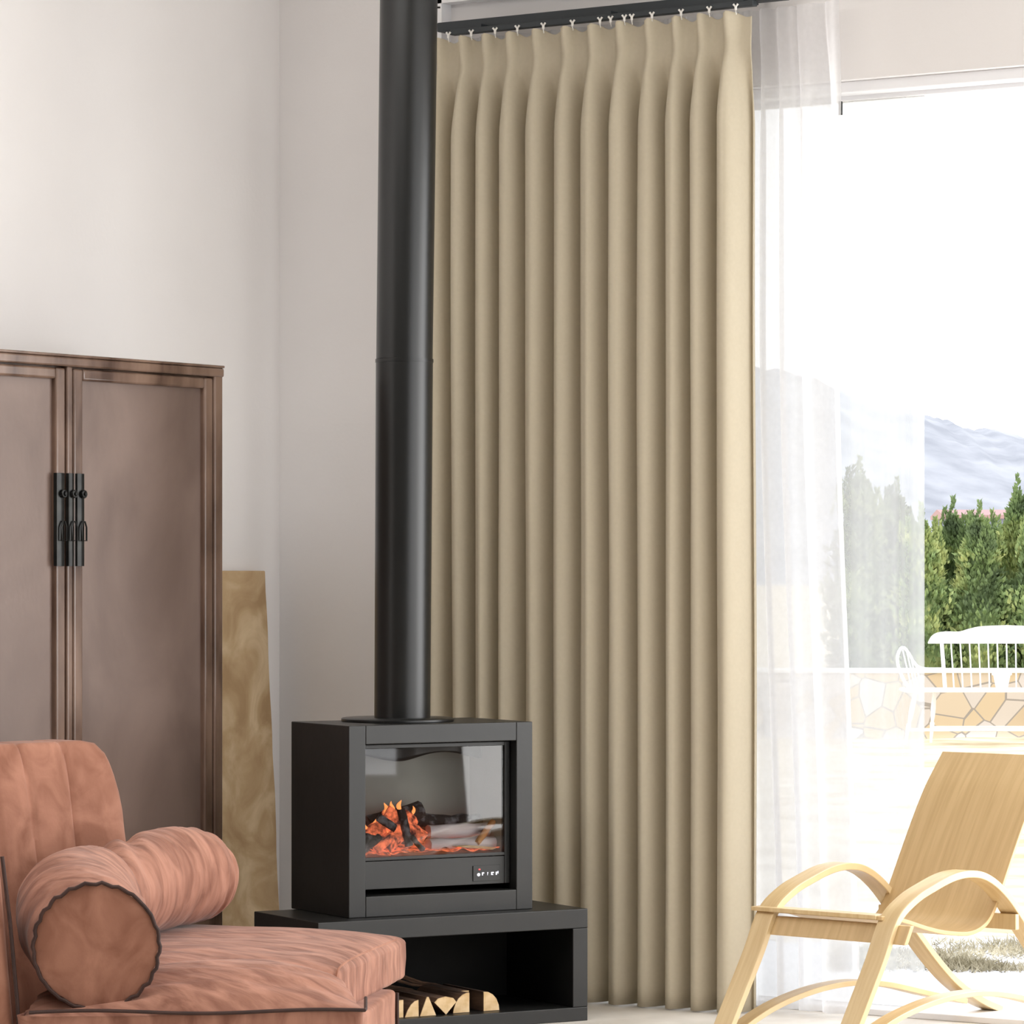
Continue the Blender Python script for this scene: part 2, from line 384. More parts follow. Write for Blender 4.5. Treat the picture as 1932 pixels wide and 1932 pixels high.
# cypress trees behind it
def tree_mesh(name, m, H, R, n, seed):
    random.seed(seed); b = MB()
    def core(u, v):
        z = .1+v*(H-.45); r = R*.66*min(1, v*5+.55)*min(1, (1-v)*2.4)**.8+.004
        q = 2*PI*u; r *= 1+.3*noise.noise(Vector((math.cos(q)*2, math.sin(q)*2, z*3+seed)))
        return Vector((r*math.cos(q), r*math.sin(q), z))
    b.grid(core, 20, 26, True)
    for i in range(n):
        v = random.random()**.8; z = .1+v*(H-.33)
        rr = R*min(1, v*5+.6)*min(1, max(.0, 1-v)*2.3)**.75*(.6+.55*random.random())*(1+.35*noise.noise(Vector((v*9, seed, i % 5))))
        q = random.uniform(0, 2*PI); c = Vector((rr*math.cos(q), rr*math.sin(q), z))
        rr2 = 1+.4*noise.noise(Vector((c.x*5, c.y*5, c.z*4+seed*7))); c.x *= rr2; c.y *= rr2
        for k in range(3):
            d = Vector((math.cos(q)*random.uniform(-.2, 1), math.sin(q)*random.uniform(-.2, 1), random.uniform(.3, 1.4))).normalized()*random.uniform(.035, .085)
            s_ = d.cross(Vector((random.random()-.5, random.random()-.5, random.random()-.5))).normalized()*random.uniform(.008, .02)
            b.add([c, c+d*.5+s_, c+d, c+d*.5-s_], [(0, 1, 2, 3)])
    for k in range(9):                                   # upright side shoots
        q = random.uniform(0, 2*PI); rr = R*random.uniform(.1, .75); zb = H-.48-.5*rr; hh = random.uniform(.22, .42)
        if k == 0: rr = 0; zb = H-.55; hh = .55
        for i in range(150):
            t = i/150; w_ = .075*(1-t)**1.5+.003; a = random.uniform(0, 2*PI)
            c = Vector((rr*math.cos(q)+w_*math.cos(a), rr*math.sin(q)+w_*math.sin(a), zb+hh*t))
            d = Vector((math.cos(a)*.5, math.sin(a)*.5, 1)).normalized()*random.uniform(.03, .06); s_ = d.cross(Vector((random.random()-.5, random.random()-.5, .1))).normalized()*.011
            b.add([c, c+d*.5+s_, c+d, c+d*.5-s_], [(0, 1, 2, 3)])
    return b
kinds = [('pale', 2.35, .26, 'leaf', 3400), ('dark', 2.1, .29, 'leaf', 3400), ('spire', 2.6, .26, 'leaf2', 3000)]
tree_spots = [  # px, py of the tip, kind, depth, label
 (1622, 862, 2, 32.1, 'slender grey green cypress with a thin spire, behind the hazy glass at the curtain edge'),
 (1692, 902, 2, 32.7, 'grey green cypress behind the hazy glass, right of the thin spire'),
 (1655, 955, 1, 33.3, 'short dull cypress between two spires behind the hazy glass'),
 (1738, 950, 1, 32.1, 'bushy green cypress right beside the edge of the hazy glass pane'),
 (1798, 938, 0, 32.7, 'bright yellow green cypress above the left end of the bench back'),
 (1848, 946, 0, 32.1, 'yellow green cypress above the middle of the bench crest'),
 (1873, 965, 1, 33.3, 'darker low cypress set back between two brighter ones'),
 (1920, 898, 0, 32.7, 'tallest yellow green cypress at the right edge of the view'),
 (1765, 985, 1, 33.3, 'low dark cypress left of the bright one above the bench back'),
 (1965, 930, 1, 32.1, 'green cypress just beyond the right edge of the view'),
 (2030, 940, 0, 32.7, 'first cypress of the hedge past the right end of the bench crest'),
 (2090, 925, 1, 32.1, 'second cypress of the hedge past the right end of the bench crest'),
 (2150, 945, 0, 32.7, 'third cypress of the hedge past the right end of the bench crest'),
 (2210, 935, 2, 32.1, 'outermost cypress at the right end of the hedge')]
meshes = {}
for (px, py, kd, Y, lab) in tree_spots:
    nm, H, R, mt, n = kinds[kd]
    root = thing('cypress_tree', lab, 'tree', G((px-966)/F*Y, Y, -.05), px*.37, 'cypress hedge behind the stone wall')
    if kd not in meshes:
        f = tree_mesh('foliage', M[mt], H, R, n, kd+3).build('foliage', M[mt], root, smooth=None)
        t = MB().lathe([(.045, 0), (.035, .5), (.02, 1.2)], 10).build('trunk', M['trunk'], root)
        meshes[kd] = (f.data, t.data)
    else:
        f = bpy.data.objects.new('foliage', meshes[kd][0]); t = bpy.data.objects.new('trunk', meshes[kd][1])
        for o in (f, t): COL.objects.link(o); o.parent = root
    H2 = 1.35+(1079-py)*Y/F+.05; root.scale = (1, 1, H2/H)

# shed roof showing over the hedge
Y = 60; r_ = thing('garden_shed', 'distant shed with a reddish roof ridge showing over the cypress hedge', 'shed', G((1848-966)/F*Y, Y, 0), YAW)
zr = 1.35+(1079-960)*Y/F
MB().box(-.5, .5, 0, 1.6, -.1, zr-.16).build('shed_wall', M['shed'], r_, smooth=None)
MB().add([(-.6,-.1,zr-.1),(.6,-.1,zr-.1),(.6,.8,zr),(-.6,.8,zr),(-.6,1.7,zr-.1),(.6,1.7,zr-.1),(-.6,-.1,zr-.16),(.6,-.1,zr-.16),(.6,1.7,zr-.16),(-.6,1.7,zr-.16)],
         [(0,1,2,3),(3,2,5,4),(0,6,7,1),(4,5,8,9),(6,9,8,7),(0,3,4,9,6),(1,7,8,5,2)]).build('shed_roof', M['roof'], r_, smooth=None)

# far hillside
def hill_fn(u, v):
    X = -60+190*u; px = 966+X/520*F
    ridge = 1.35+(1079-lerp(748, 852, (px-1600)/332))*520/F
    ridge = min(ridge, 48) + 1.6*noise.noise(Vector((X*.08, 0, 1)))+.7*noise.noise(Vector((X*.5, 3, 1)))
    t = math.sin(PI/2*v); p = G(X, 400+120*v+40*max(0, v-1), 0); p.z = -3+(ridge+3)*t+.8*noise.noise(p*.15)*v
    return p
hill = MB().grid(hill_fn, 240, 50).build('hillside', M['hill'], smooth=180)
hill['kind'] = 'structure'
def ground_fn(u, v):
    return G(-80+240*u, 31.35+480*v, -.12)
gr = MB().grid(ground_fn, 4, 4).build('ground', M['lawn'], smooth=None); gr['kind'] = 'structure'

# white metal bench
YBN = 29.6; sc = YBN/F
bench = thing('garden_bench', 'white metal garden bench with spindle back and curled arm on the lawn', 'bench', G((1900-966)*sc, YBN, 0), YAW)
def bp(px, py, y=0): return ((px-1900)*sc, y, 1.35-(py-1079)*sc*(YBN+y)/YBN)
CX = 1912
def bmirror(px): return 2*CX-px
zs = bp(0, 1300)[2]; zg = -.03
x0 = bp(1706, 0)[0]; x1 = bp(bmirror(1706), 0)[0]
MB().rbox((x1-x0)/2, .21, .014, .012, warp=lambda v: v+Vector(((x0+x1)/2, .2, zs-.014))).build('seat', M['whitemetal'], bench)
# crest rail
top = spline([(1762, 1214), (1768, 1203), (1778, 1196), (1795, 1193), (1822, 1193), (1840, 1188), (1865, 1183), (CX, 1181)], 6)
top += [(bmirror(a), b) for a, b in top[::-1][1:]]
poly = [(bp(a, b)[0], bp(a, b)[2]) for a, b in top]
zc = bp(0, 1216)[2]
poly = [(poly[0][0], zc)] + poly + [(poly[-1][0], zc)]
MB().prism(poly, .40, .43).build('crest_rail', M['whitemetal'], bench)
n = 15
for i in range(n):
    t = i/(n-1); xa = lerp(1788, bmirror(1788), t); xb = lerp(1793, bmirror(1793), t)
    r = .0095 if i in (0, n-1) else .006
    if i in (0, n-1): r = .016
    MB().tube([(bp(xb, 0)[0], .36, zs), (bp(xa, 0)[0], .415, zc+.01)], r, 8).build('back_post' if i in (0, n-1) else 'spindle', M['whitemetal'], bench)
for sgn in (0, 1):
    mir = (lambda a: bmirror(a)) if sgn else (lambda a: a)
    arm = spline([(1716, 1299, .02), (1704, 1280, .02), (1695, 1255, .02), (1694, 1238, .02), (1700, 1224, .03), (1708, 1223, .05), (1718, 1234, .1), (1730, 1250, .2), (1748, 1261, .32), (1792, 1262, .385)], 6)
    MB().tube([bp(mir(a), b, c) for a, b, c in arm], .013, 8).build('armrest', M['whitemetal'], bench)
    for k, (a, b, c, a2, c2) in enumerate([(1704, 1226, .04, 1722, .06), (1713, 1230, .08, 1730, .12), (1722, 1240, .14, 1737, .19), (1733, 1252, .22, 1746, .26)]):
        MB().tube([bp(mir(a), b, c), (bp(mir(a2), 0)[0], c2, zs)], .006, 6).build('arm_spindle', M['whitemetal'], bench)
    for (a, a2, y) in ((1728, 1708, .03), (1773, 1766, .36)):
        zl = zs-.02
        pts = [Vector((lerp(bp(mir(a), 0)[0], bp(mir(a2), 0)[0], t), y, lerp(zl, zg, t))) for t in (0, .15, .35, .5, .6, .62, .8, 1)]
        MB().tube(pts, [.014, .018, .022, .018, .012, .02, .015, .011], 10).build('leg', M['whitemetal'], bench)
MB().tube([bp(1718, 1377, .03), bp(bmirror(1718), 1377, .03)], .013, 8).tube([bp(1768, 1372, .36), bp(bmirror(1768), 1372, .36)], .01, 8).build('stretcher', M['whitemetal'], bench)
pt = thing('flower_pot', 'small white pot standing on the bench seat behind the spindles', 'pot', G((1897-966)*sc, YBN+.22, zs+.001))
MB().lathe([(.045, 0), (.05, .01), (.062, .07), (.068, .1)], 24).build('pot_body', M['pot'], pt)
MB().lathe([(.066, .1), (.08, .105), (.082, .13), (.07, .132)], 24).build('pot_rim', M['pot'], pt)

# ================================================================== CURTAINS
ridge_px = [815, 862, 905, 950, 1000, 1055, 1105, 1158, 1213, 1264, 1311, 1361, 1424]
RX = [on_y(p+16, 0).x for p in ridge_px]; 
zt0 = on_y(882, -.02, 66).z; zt1 = on_y(1325, -.02, 25).z
def ctop(x):
    return lerp(zt0, zt1, (x-on_y(882, 0).x)/(on_y(1325, 0).x-on_y(882, 0).x))
nseg = 22
def curtain_pt(i, t, z_t):
    """i ridge index plus fraction, t metres below the top"""
    k = min(int(i), len(RX)-2); f = i-k
    x = lerp(RX[k], RX[k+1], f); sp = RX[k+1]-RX[k]; th = 2*PI*f
    zz = z_t-t
    amp = .056*(1+.12*noise.noise(Vector((k*3.1, zz*.5, 0))))
    s2 = abs(math.sin(th/2))
    yb = -amp*(1-2*s2**2.4); xb = x - sp*.10*math.sin(2*th)*0 - sp*.09*math.sin(th)*(-1)
    ft = min(f, 1-f)
    yt = -.042*math.exp(-(ft/.15)**2)+.010
    xt = x+sp*.03*math.sin(th)
    kk = sm(.07, .34, t)
    pinch = 1-.45*math.exp(-((t-.10)/.05)**2)
    y = lerp(yt*pinch, yb, kk); xx = lerp(xt, xb, kk)
    xx += .006*noise.noise(Vector((k*5.3+f, zz*.7, 2)))*kk
    y += .004*noise.noise(Vector((i*1.7, zz*1.3, 5)))*kk
    return xx, y
def curtain_fn(u, v):
    i = -.5+.0001+u*(len(RX)-.51); i = max(0, i) if i >= 0 else 0
    i = u*(len(RX)-1-.36)*.9999
    f = i-int(i); xk = lerp(RX[int(i)], RX[min(int(i)+1, len(RX)-1)], f)
    z_t = ctop(xk)-.008+.008*math.cos(2*PI*f)-.006*f
    H = z_t-.005
    t = H*(v**1.6)
    x, y = curtain_pt(i, t, z_t)
    return Vector((x, y, z_t-t))
cur = MB().grid(curtain_fn, nseg*(len(RX)-1), 90).build('blackout_curtain', M['curtain'], smooth=180)
so = cur.modifiers.new('thick', 'SOLIDIFY'); so.thickness = .0025
cur = center(cur)
tag(cur, 'floor length beige pinch pleated curtain hanging behind the black flue', 'curtain')

# sheer
ZRAIL = (on_y(900, .05, 48).z+on_y(1300, .05, 6).z)/2
sx0 = on_y(842, .07).x
def sheer_fn(u, v):
    z1 = ZRAIL-.030
    z = z1-(z1-.012)*v; py = None
    xe = on_y(1584+8*sm(0, .1, v)+38*sm(.3, 1, v), .07).x
    x = lerp(sx0, xe, u)
    ph = u*2*PI*17+1.2*math.sin(u*23)+.5*math.sin(v*3+u*9)
    amp = (.012+.016*sm(0, .15, v))*(1+.4*math.sin(u*41))
    return Vector((x+.008*math.sin(ph*1.0+1), (.112-.035*sm(.75, 1, u))+amp*math.sin(ph)+.006*math.sin(ph*2.3+v*2), z))
sh = center(MB().grid(sheer_fn, 420, 50).build('sheer_curtain', M['sheer'], smooth=180))
tag(sh, 'white translucent sheer curtain between the beige curtain and the open window', 'curtain')

# rails
def railz(px, y, py): return on_y(px, y, py).z
ra = on_y(831, .05, 50); rb = on_y(1480, .05, -6)
rail = thing('curtain_rail', 'dark double curtain track mounted above the curtains', 'curtain rail', (ra.x, .05, ra.z))
zr_ = (on_y(900, .05, 48).z+on_y(1300, .05, 6).z)/2
xr0 = ra.x; xr1 = rb.x
MB().box(xr0, xr1, .03, .085, zr_-.014, zr_+.016).build('rear_track', M['rail'], rail, True, None, .003)
zf_ = (on_y(905, 0, 56).z+on_y(1285, 0, 17).z)/2-.002
MB().box(on_y(853, 0).x, on_y(1425, 0).x, -.014, .014, zf_-.010, zf_+.008).build('front_track', M['rail'], rail, True, None, .003)
for px in (905, 1150, 1400):
    x = on_y(px, 0).x; MB().box(x-.012, x+.012, -.01, .08, zf_+.006, zf_+.018).box(x-.012, x+.012, .07, .155, zr_, zr_+.014).build('rail_bracket', M['rail'], rail, True, None)
first = None
for px in (846, 889, 934, 976, 1025, 1080, 1132, 1152, 1178, 1192, 1230, 1285, 1338, 1388):
    x = on_y(px, -.017).x
    lab = 'small white plastic glider on the lower curtain track'
    if first is None:
        hk = thing('curtain_hook', lab, 'curtain hook', (x, -.017, zf_-.02), 0, 'curtain hooks along the rail')
        MB().tube([(-.008, 0, .019), (0, 0, .010), (.008, 0, .019)], .0036, 6).tube([(0, 0, .012), (0, 0, 0)], .0042, 6).build('glider', M['clip'], hk)
        MB().tube([(0, 0, 0), (.002, -.002, -.006), (0, .004, -.012)], .0016, 6).build('hook_wire', M['clip'], hk)
        first = hk
    else:
        hk = copy_thing(first); hk.location = (x, -.017, zf_-.02)
    if px == 846: hk['label'] = 'white glider nearest the flue on the lower curtain track'

# ================================================================== WARDROBE
XF = -1.25; ye = on_x(421, XF).y; yc = on_x(133.5, XF).y; ztop = on_x(421, XF, 690).z
yl = 2*yc-ye
cab = thing('wardrobe', 'tall dark brown lacquered two door wardrobe against the left wall', 'wardrobe', (XF-.25, yc, 0))
def cy(px): return on_x(px, XF).y
XB = XL+.02
fr = MB()
fr.box(XB, XF-.03, yl, ye, .1, ztop-.012)          # carcass
fr.build('carcass', M['lacq_frame'], cab, True, None)
MB().box(XF-.03, XF, cy(405), ye, .06, ztop-.002).build('corner_post', M['lacq_frame'], cab, True, 35, .006)
MB().box(XF-.03, XF, yl, yl+(ye-cy(405)), .06, ztop-.002).build('corner_post', M['lacq_frame'], cab, True, 35, .006)
MB().box(XF-.03, XF+.004, yl-.002, ye+.002, ztop-.036, ztop-.008).build('top_beam', M['lacq_frame'], cab, True, 35, .006)
MB().box(XB, XF+.006, yl-.002, ye+.002, ztop-.008, ztop).build('top_board', M['lacq_frame'], cab, True, 35, .003)
MB().box(XF-.03, XF-.002, cy(128), cy(139), .30, ztop-.034).build('centre_post', M['lacq_frame'], cab, True, 35, .006)
MB().box(XF-.03, XF-.002, yl+.02, ye-.02, .10, .30).build('skirt_rail', M['lacq_frame'], cab, True, 35, .004)
zd0 = .31; zd1 = ztop-.040; dw = .034
def door(y0, y1):
    d = MB(); pr = MB()
    sw = abs(cy(404)-cy(388)); 
    d.box(XF-.03, XF-.003, y0, y0+sw, zd0, zd1).box(XF-.03, XF-.003, y1-sw, y1, zd0, zd1)
    d.box(XF-.03, XF-.003, y0+sw, y1-sw, zd1-dw, zd1).box(XF-.03, XF-.003, y0+sw, y1-sw, zd0, zd0+dw)
    dr = d.build('door', M['lacq_frame'], cab, True, 35, .007)
    MB().box(XF-.028, XF-.020, y0+sw, y1-sw, zd0+dw, zd1-dw).build('door_panel', M['lacquer'], dr, True, None, label='smooth brown lacquered panel')
    return dr
dR = door(cy(141), cy(404)); dL = door(2*yc-cy(404), cy(125.5))
# black iron lock plates with rings and pulls on the stiles
za = on_x(133, XF, 893).z; zb = on_x(133, XF, 1068).z; zring = on_x(133, XF, 932).z; zp0 = on_x(133, XF, 984).z; zp1 = on_x(133, XF, 1020).z
for (pa, pb, own) in ((104, 122, dL), (127, 139, cab), (143, 159, dR)):
    ya, yb = cy(pa), cy(pb); ym = (ya+yb)/2; hw = (yb-ya)/2
    m = MB()
    prof = [(ym-hw, XF-.006), (ym-hw*.8, XF+.003), (ym-hw*.25, XF+.006), (ym+hw*.1, XF+.0065), (ym+hw*.75, XF+.004), (ym+hw, XF-.006)]
    V = [(x, y, zb) for y, x in prof]+[(x, y, za) for y, x in prof]; n = len(prof)
    m.add(V, [(i, (i+1) % n, (i+1) % n+n, i+n) for i in range(n)]+[tuple(range(n)), tuple(range(2*n-1, n-1, -1))])
    pl = m.build('lock_plate', M['iron'], own, True, 30, label='black iron lock plate')
    hold = pl if own is cab else own
    cpos = Vector((XF+.013, ym+.004, zring))
    MB().tube([(XF, ym+.004, zring), (XF+.02, ym+.004, zring)], [.006, .004], 8).build('lock_pin', M['iron'], hold, True, 40)
    MB().tube([cpos+Vector((0, .009*math.cos(a), .009*math.sin(a))) for a in [2*PI*k/16 for k in range(16)]], .0035, 8, True).build('ring', M['iron'], hold, True, 40)
    pts = [(-.011, zp1), (.011, zp1), (.011, lerp(zp1, zp0, .7)), (.004, zp0), (-.004, zp0), (-.011, lerp(zp1, zp0, .7))]
    MB().tube([Vector((XF+.012, ym+.004+b, c)) for b, c in pts], .0028, 8, True).build('pull', M['iron'], hold, True, 40)
# leaning board
bz = on_x(460, XL+.02, 1078).z
by1 = on_x(500, XL+.03).y; by0 = by1-.72
lean = MB(); th = .028
xt_ = XL+.004; xb_ = XL+.075
def lean_fn(v):
    return v
bd = MB()
def board_warp(v):
    # v: x thickness, y width, z height (centred)
    t = (v.z+bz/2)/bz
    wob = .004*noise.noise(Vector((0, v.y*5, v.z*4)))
    return Vector((lerp(xb_, xt_, t)+th/2+v.x+wob, (by0+by1)/2+v.y+(.003*noise.noise(Vector((1, 0, v.z*9)))), v.z+bz/2+.002))
bd.rbox(th/2, (by1-by0)/2, bz/2, .004, 20, board_warp)
bo = center(bd.build('clay_board', M['panel'], smooth=40))
tag(bo, 'weathered tan textured board leaning on the wall between wardrobe and stove', 'board')

# ================================================================== STOVE
A30 = math.radians(30)
RZ = YAW+A30
fl = G(-.56, 10.71, 0)
LX = Vector((math.cos(RZ), math.sin(RZ), 0)); LY = Vector((-math.sin(RZ), math.cos(RZ), 0))
SW, SD, SH = .91, .42, .337
stand = thing('stove_stand', 'low black steel open stand holding firewood under the stove', 'stand', fl, RZ)
sb = MB(); e = .052
sb.box(0, SW, 0, SD, SH-.058, SH).box(0, SW, 0, SD, 0, .042).box(0, e, 0, SD, .042, SH-.058).box(SW-e, SW, 0, SD, .042, SH-.058)
sb.build('stand_frame', M['black'], stand, smooth=None, bevel=.0025)
MB().box(e, SW-e, SD-.02, SD-.005, .042, SH-.058).build('back_panel', M['black_in'], stand, smooth=None)

WV, DV, HV = .622, .375, .563
sl = G(-.477, 10.84, SH)
stove = thing('wood_stove', 'black steel box stove with glowing glass front standing on the low black stand', 'stove', sl, RZ)
bd_ = MB(); q = .056; zb_ = .061; zt_ = HV-.056
bd_.box(0, q, 0, DV, 0, HV).box(WV-q, WV, 0, DV, 0, HV).box(q, WV-q, 0, DV, 0, zb_).box(q, WV-q, 0, DV, zt_, HV).box(q, WV-q, DV-.02, DV, zb_, zt_)
bd_.build('stove_body', M['black'], stove, smooth=None, bevel=.0025)
rx0, rx1 = q+.004, WV-q-.002; uz0, uz1 = .078, zt_-.003; ry = .036
bz_ = MB(); g0x, g1x, g0z, g1z = rx0+.008, rx1-.018, .172, uz1-.012
bz_.box(rx0, g0x, ry, ry+.02, uz0, uz1).box(g1x, rx1, ry, ry+.02, uz0, uz1).box(g0x, g1x, ry, ry+.02, g1z, uz1).box(g0x, g1x, ry, ry+.02, .162, g0z)
bz_.build('glass_frame', M['black'], stove, smooth=None, bevel=.0015)
MB().box(g0x, g1x, ry+.006, ry+.010, g0z, g1z).build('glass', M['stoveglass'], stove, smooth=None)
MB().box(g0x, g1x, ry+.002, ry+.02, uz0, .1600).build('lower_panel', M['black'], stove, smooth=None, bevel=.001)
fb = MB(); fy0, fy1 = ry+.02, .25
fb.box(g0x-.004, g0x, fy0, fy1, g0z-.01, g1z+.006).box(g1x, g1x+.004, fy0, fy1, g0z-.01, g1z+.006).box(g0x, g1x, fy0, fy1, g0z-.012, g0z-.002).box(g0x, g1x, fy0, fy1, g1z, g1z+.006).box(g0x, g1x, fy1, fy1+.01, g0z-.01, g1z+.006)
fb.build('firebox', M['firebox'], stove, smooth=None)
# wavy plate added in the firebox, standing in for a reflection in the glass
def refl_fn(u, v):
    x = lerp(g0x+.004, g1x-.004, u); drop = .034+.012*math.sin(u*9.5+4.2)
    return Vector((x, .17+.008*math.sin(u*14), g1z-v*drop))
bf = MB().grid(refl_fn, 60, 4).build('reflection_plate', M['black'], stove, smooth=180)
bf.modifiers.new('thick', 'SOLIDIFY').thickness = .004
# control display
cx0, cx1, cz0, cz1 = .437, .530, .088, .134
cp = MB().box(cx0, cx1, ry-.001, ry+.004, cz0, cz1).build('control_panel', M['black'], stove, smooth=None, bevel=.0006)
def at(u, v, s=.002): return (cx0+(cx1-cx0)*u, ry-.0016, cz0+(cz1-cz0)*v)
def chip(mb, u0, u1, v0, v1):
    a = at(u0, v0); b = at(u1, v1); mb.box(a[0], b[0], ry-.0022, ry-.0010, a[2], b[2])
d_ = MB(); chip(d_, .2, .26, .72, .80); d_.build('indicator_light', M['led'], cp, smooth=None, label='small red indicator light')
d_ = MB()
d_.add([at(.14+.06*(1+math.cos(2*PI*k/12)), .42+.11*math.sin(2*PI*k/12)) for k in range(12)], [tuple(range(12))])
for (a, b) in ((.32, .40), (.52, .55), (.66, .76), (.83, .93)):
    chip(d_, a, b, .48, .56); chip(d_, a, a+(b-a)*.45, .36, .48)
chip(d_, .66, .74, .36, .40); chip(d_, .90, .93, .44, .6)
d_.build('display_marks', M['digit'], cp, smooth=None, label='small white display marks')
# fire: charred logs, embers, birch logs, kindling, flames
random.seed(11)
M['char'] = mat('charred_wood', srgb(46, 36, 34), srgb(150, 150, 156), 30, rough=.9, bump=.8, bscale=60, lo=.5, hi=.75)
M['emberwood'] = mat('glowing_wood', srgb(70, 34, 30), srgb(240, 122, 80), 55, rough=.9, bump=.5)
ew = M['emberwood'].node_tree; pn = ew.nodes['Principled BSDF']; rmp = [n_ for n_ in ew.nodes if n_.type == 'VALTORGB'][0]
ew.links.new(rmp.outputs['Color'], pn.inputs['Emission Color']); pn.inputs['Emission Strength'].default_value = .8
M['birchlog'] = mat('white_birch_bark', srgb(196, 186, 188), srgb(232, 222, 224), 14, stretch=(.3, 1, 3), rough=.8, bump=.3)
M['kindling'] = mat('orange_kindling', srgb(196, 128, 76), srgb(222, 168, 112), 14, rough=.7)
def log(name, a, b, r, m, sides=9, seed=0, label=None):
    a = Vector(a); b = Vector(b); n = 9; pts = [a.lerp(b, i/(n-1)) for i in range(n)]
    mb = MB().tube(pts, [r*(1+.12*noise.noise(Vector((i*.9, seed, 0)))) for i in range(n)], sides)
    mb.v = [v+Vector((noise.noise(v*40), noise.noise(v*40+Vector((5, 0, 0))), noise.noise(v*40+Vector((0, 5, 0)))))*r*.28 for v in mb.v]
    return mb.build(name, m, stove, smooth=50, label=label)
z0 = g0z+.004
def bed(u, v):
    x = lerp(g0x+.002, g1x-.002, u); y = lerp(fy0+.004, fy1-.004, v)
    return Vector((x, y, z0+.006+.012*noise.noise(Vector((x*30, y*30, 0)))+.01*v))
MB().grid(bed, 70, 24).build('ember_bed', M['emberwood'], stove, smooth=180)
log('fire_log', (.10, .10, z0+.045), (.215, .13, z0+.015), .020, M['char'], seed=1, label='charred ash grey log')
log('fire_log', (.10, .13, z0+.03), (.20, .15, z0+.085), .026, M['emberwood'], seed=2, label='glowing orange log')
log('fire_log', (.17, .11, z0+.012), (.29, .16, z0+.10), .030, M['emberwood'], seed=3, label='glowing orange log')
log('fire_log', (.20, .15, z0+.12), (.31, .12, z0+.035), .028, M['emberwood'], seed=4, label='glowing orange log')
log('fire_log', (.16, .18, z0+.075), (.34, .19, z0+.115), .032, M['char'], seed=5, label='charred ash grey log')
log('fire_log', (.255, .10, z0+.02), (.235, .115, z0+.13), .013, M['char'], seed=6, label='charred ash grey log')
log('fire_log', (.32, .10, z0+.02), (.545, .10, z0+.02), .020, M['birchlog'], seed=7, label='pale birch log, the lower one')
log('fire_log', (.34, .14, z0+.055), (.552, .14, z0+.058), .022, M['birchlog'], seed=8, label='pale birch log, the upper one')
log('fire_log', (.30, .19, z0+.09), (.545, .19, z0+.08), .020, M['char'], seed=9, label='charred ash grey log')
log('fire_log', (.085, .075, z0+.012), (.15, .09, z0+.052), .011, M['char'], seed=12, label='charred ash grey log')
log('fire_log', (.13, .075, z0+.012), (.185, .085, z0+.05), .013, M['emberwood'], seed=13, label='glowing orange log')
log('fire_log', (.25, .075, z0+.05), (.29, .08, z0+.008), .009, M['char'], seed=14, label='charred ash grey log')
log('fire_log', (.20, .085, z0+.075), (.15, .10, z0+.11), .012, M['char'], seed=15, label='charred ash grey log')
log('kindling_stick', (.475, .08, z0+.022), (.545, .10, z0+.085), .010, M['kindling'], 8, seed=10, label='orange kindling stick standing aslant')
MB().prism([(.39, z0+.016), (.52, z0+.002), (.535, z0+.008), (.44, z0+.018)], .062, .085).build('kindling_wedge', M['cut'], stove, smooth=None)
for (x, y, zz, h, wd) in ((.165, .15, .07, .05, .012), (.205, .16, .11, .06, .016), (.235, .17, .12, .05, .012), (.262, .17, .125, .045, .014), (.30, .16, .11, .04, .01), (.34, .17, .11, .035, .01), (.13, .14, .07, .03, .008), (.19, .12, .03, .06, .009), (.285, .11, .03, .05, .008)):
    h *= .62; wd *= 1.3; pts = [(x+.3*wd*math.sin(t*4+x*60), y, z0+zz+h*t) for t in [k/7 for k in range(8)]]
    MB().tube(pts, [wd*.5*math.sin(PI*(.12+.88*(k/7)))**.8*(1-.6*k/7)+.0006 for k in range(8)], 8).build('flame', M['flame'], stove)

# flue
pc = G(-.345, 11.185, 0)
pz = SH+HV
flue = thing('flue_pipe', 'tall black round flue rising from the stove to the ceiling', 'flue', (pc.x, pc.y, pz), 0)
MB().lathe([(.168, 0.0), (.170, .002), (.170, .008), (.166, .011), (.09, .012)], 64).build('collar', M['pipe'], flue, smooth=40)
zj = on_y(765, pc.y, 681).z - pz; off = RIGHT*.0
L0 = G((759-966)/F*11.185, 11.185, pz+.01); L1 = G((763-966)/F*11.185, 11.185, pz+zj); L2 = G((777.5-966)/F*11.185, 11.185, ZC)
L0.z = pz+.01
mb = MB().tube([L0, L1+Vector((0, 0, .0))], [.0845, .0862], 48); mb.build('lower_pipe', M['pipe'], flue, True, 40)
MB().tube([L1-Vector((0, 0, .004)), L1+Vector((0, 0, .006))], [.0878, .0878], 48).build('joint_band', M['pipe'], flue, True, 40)
MB().tube([L1+Vector((0, 0, .006)), L2], [.0852, .0885], 48).build('upper_pipe', M['pipe'], flue, True, 40)
s_ = W(829, 14, 11.19); MB().tube([s_-RIGHT*.02, s_+RIGHT*.003], .003, 8).build('screw', M['iron'], flue, True)

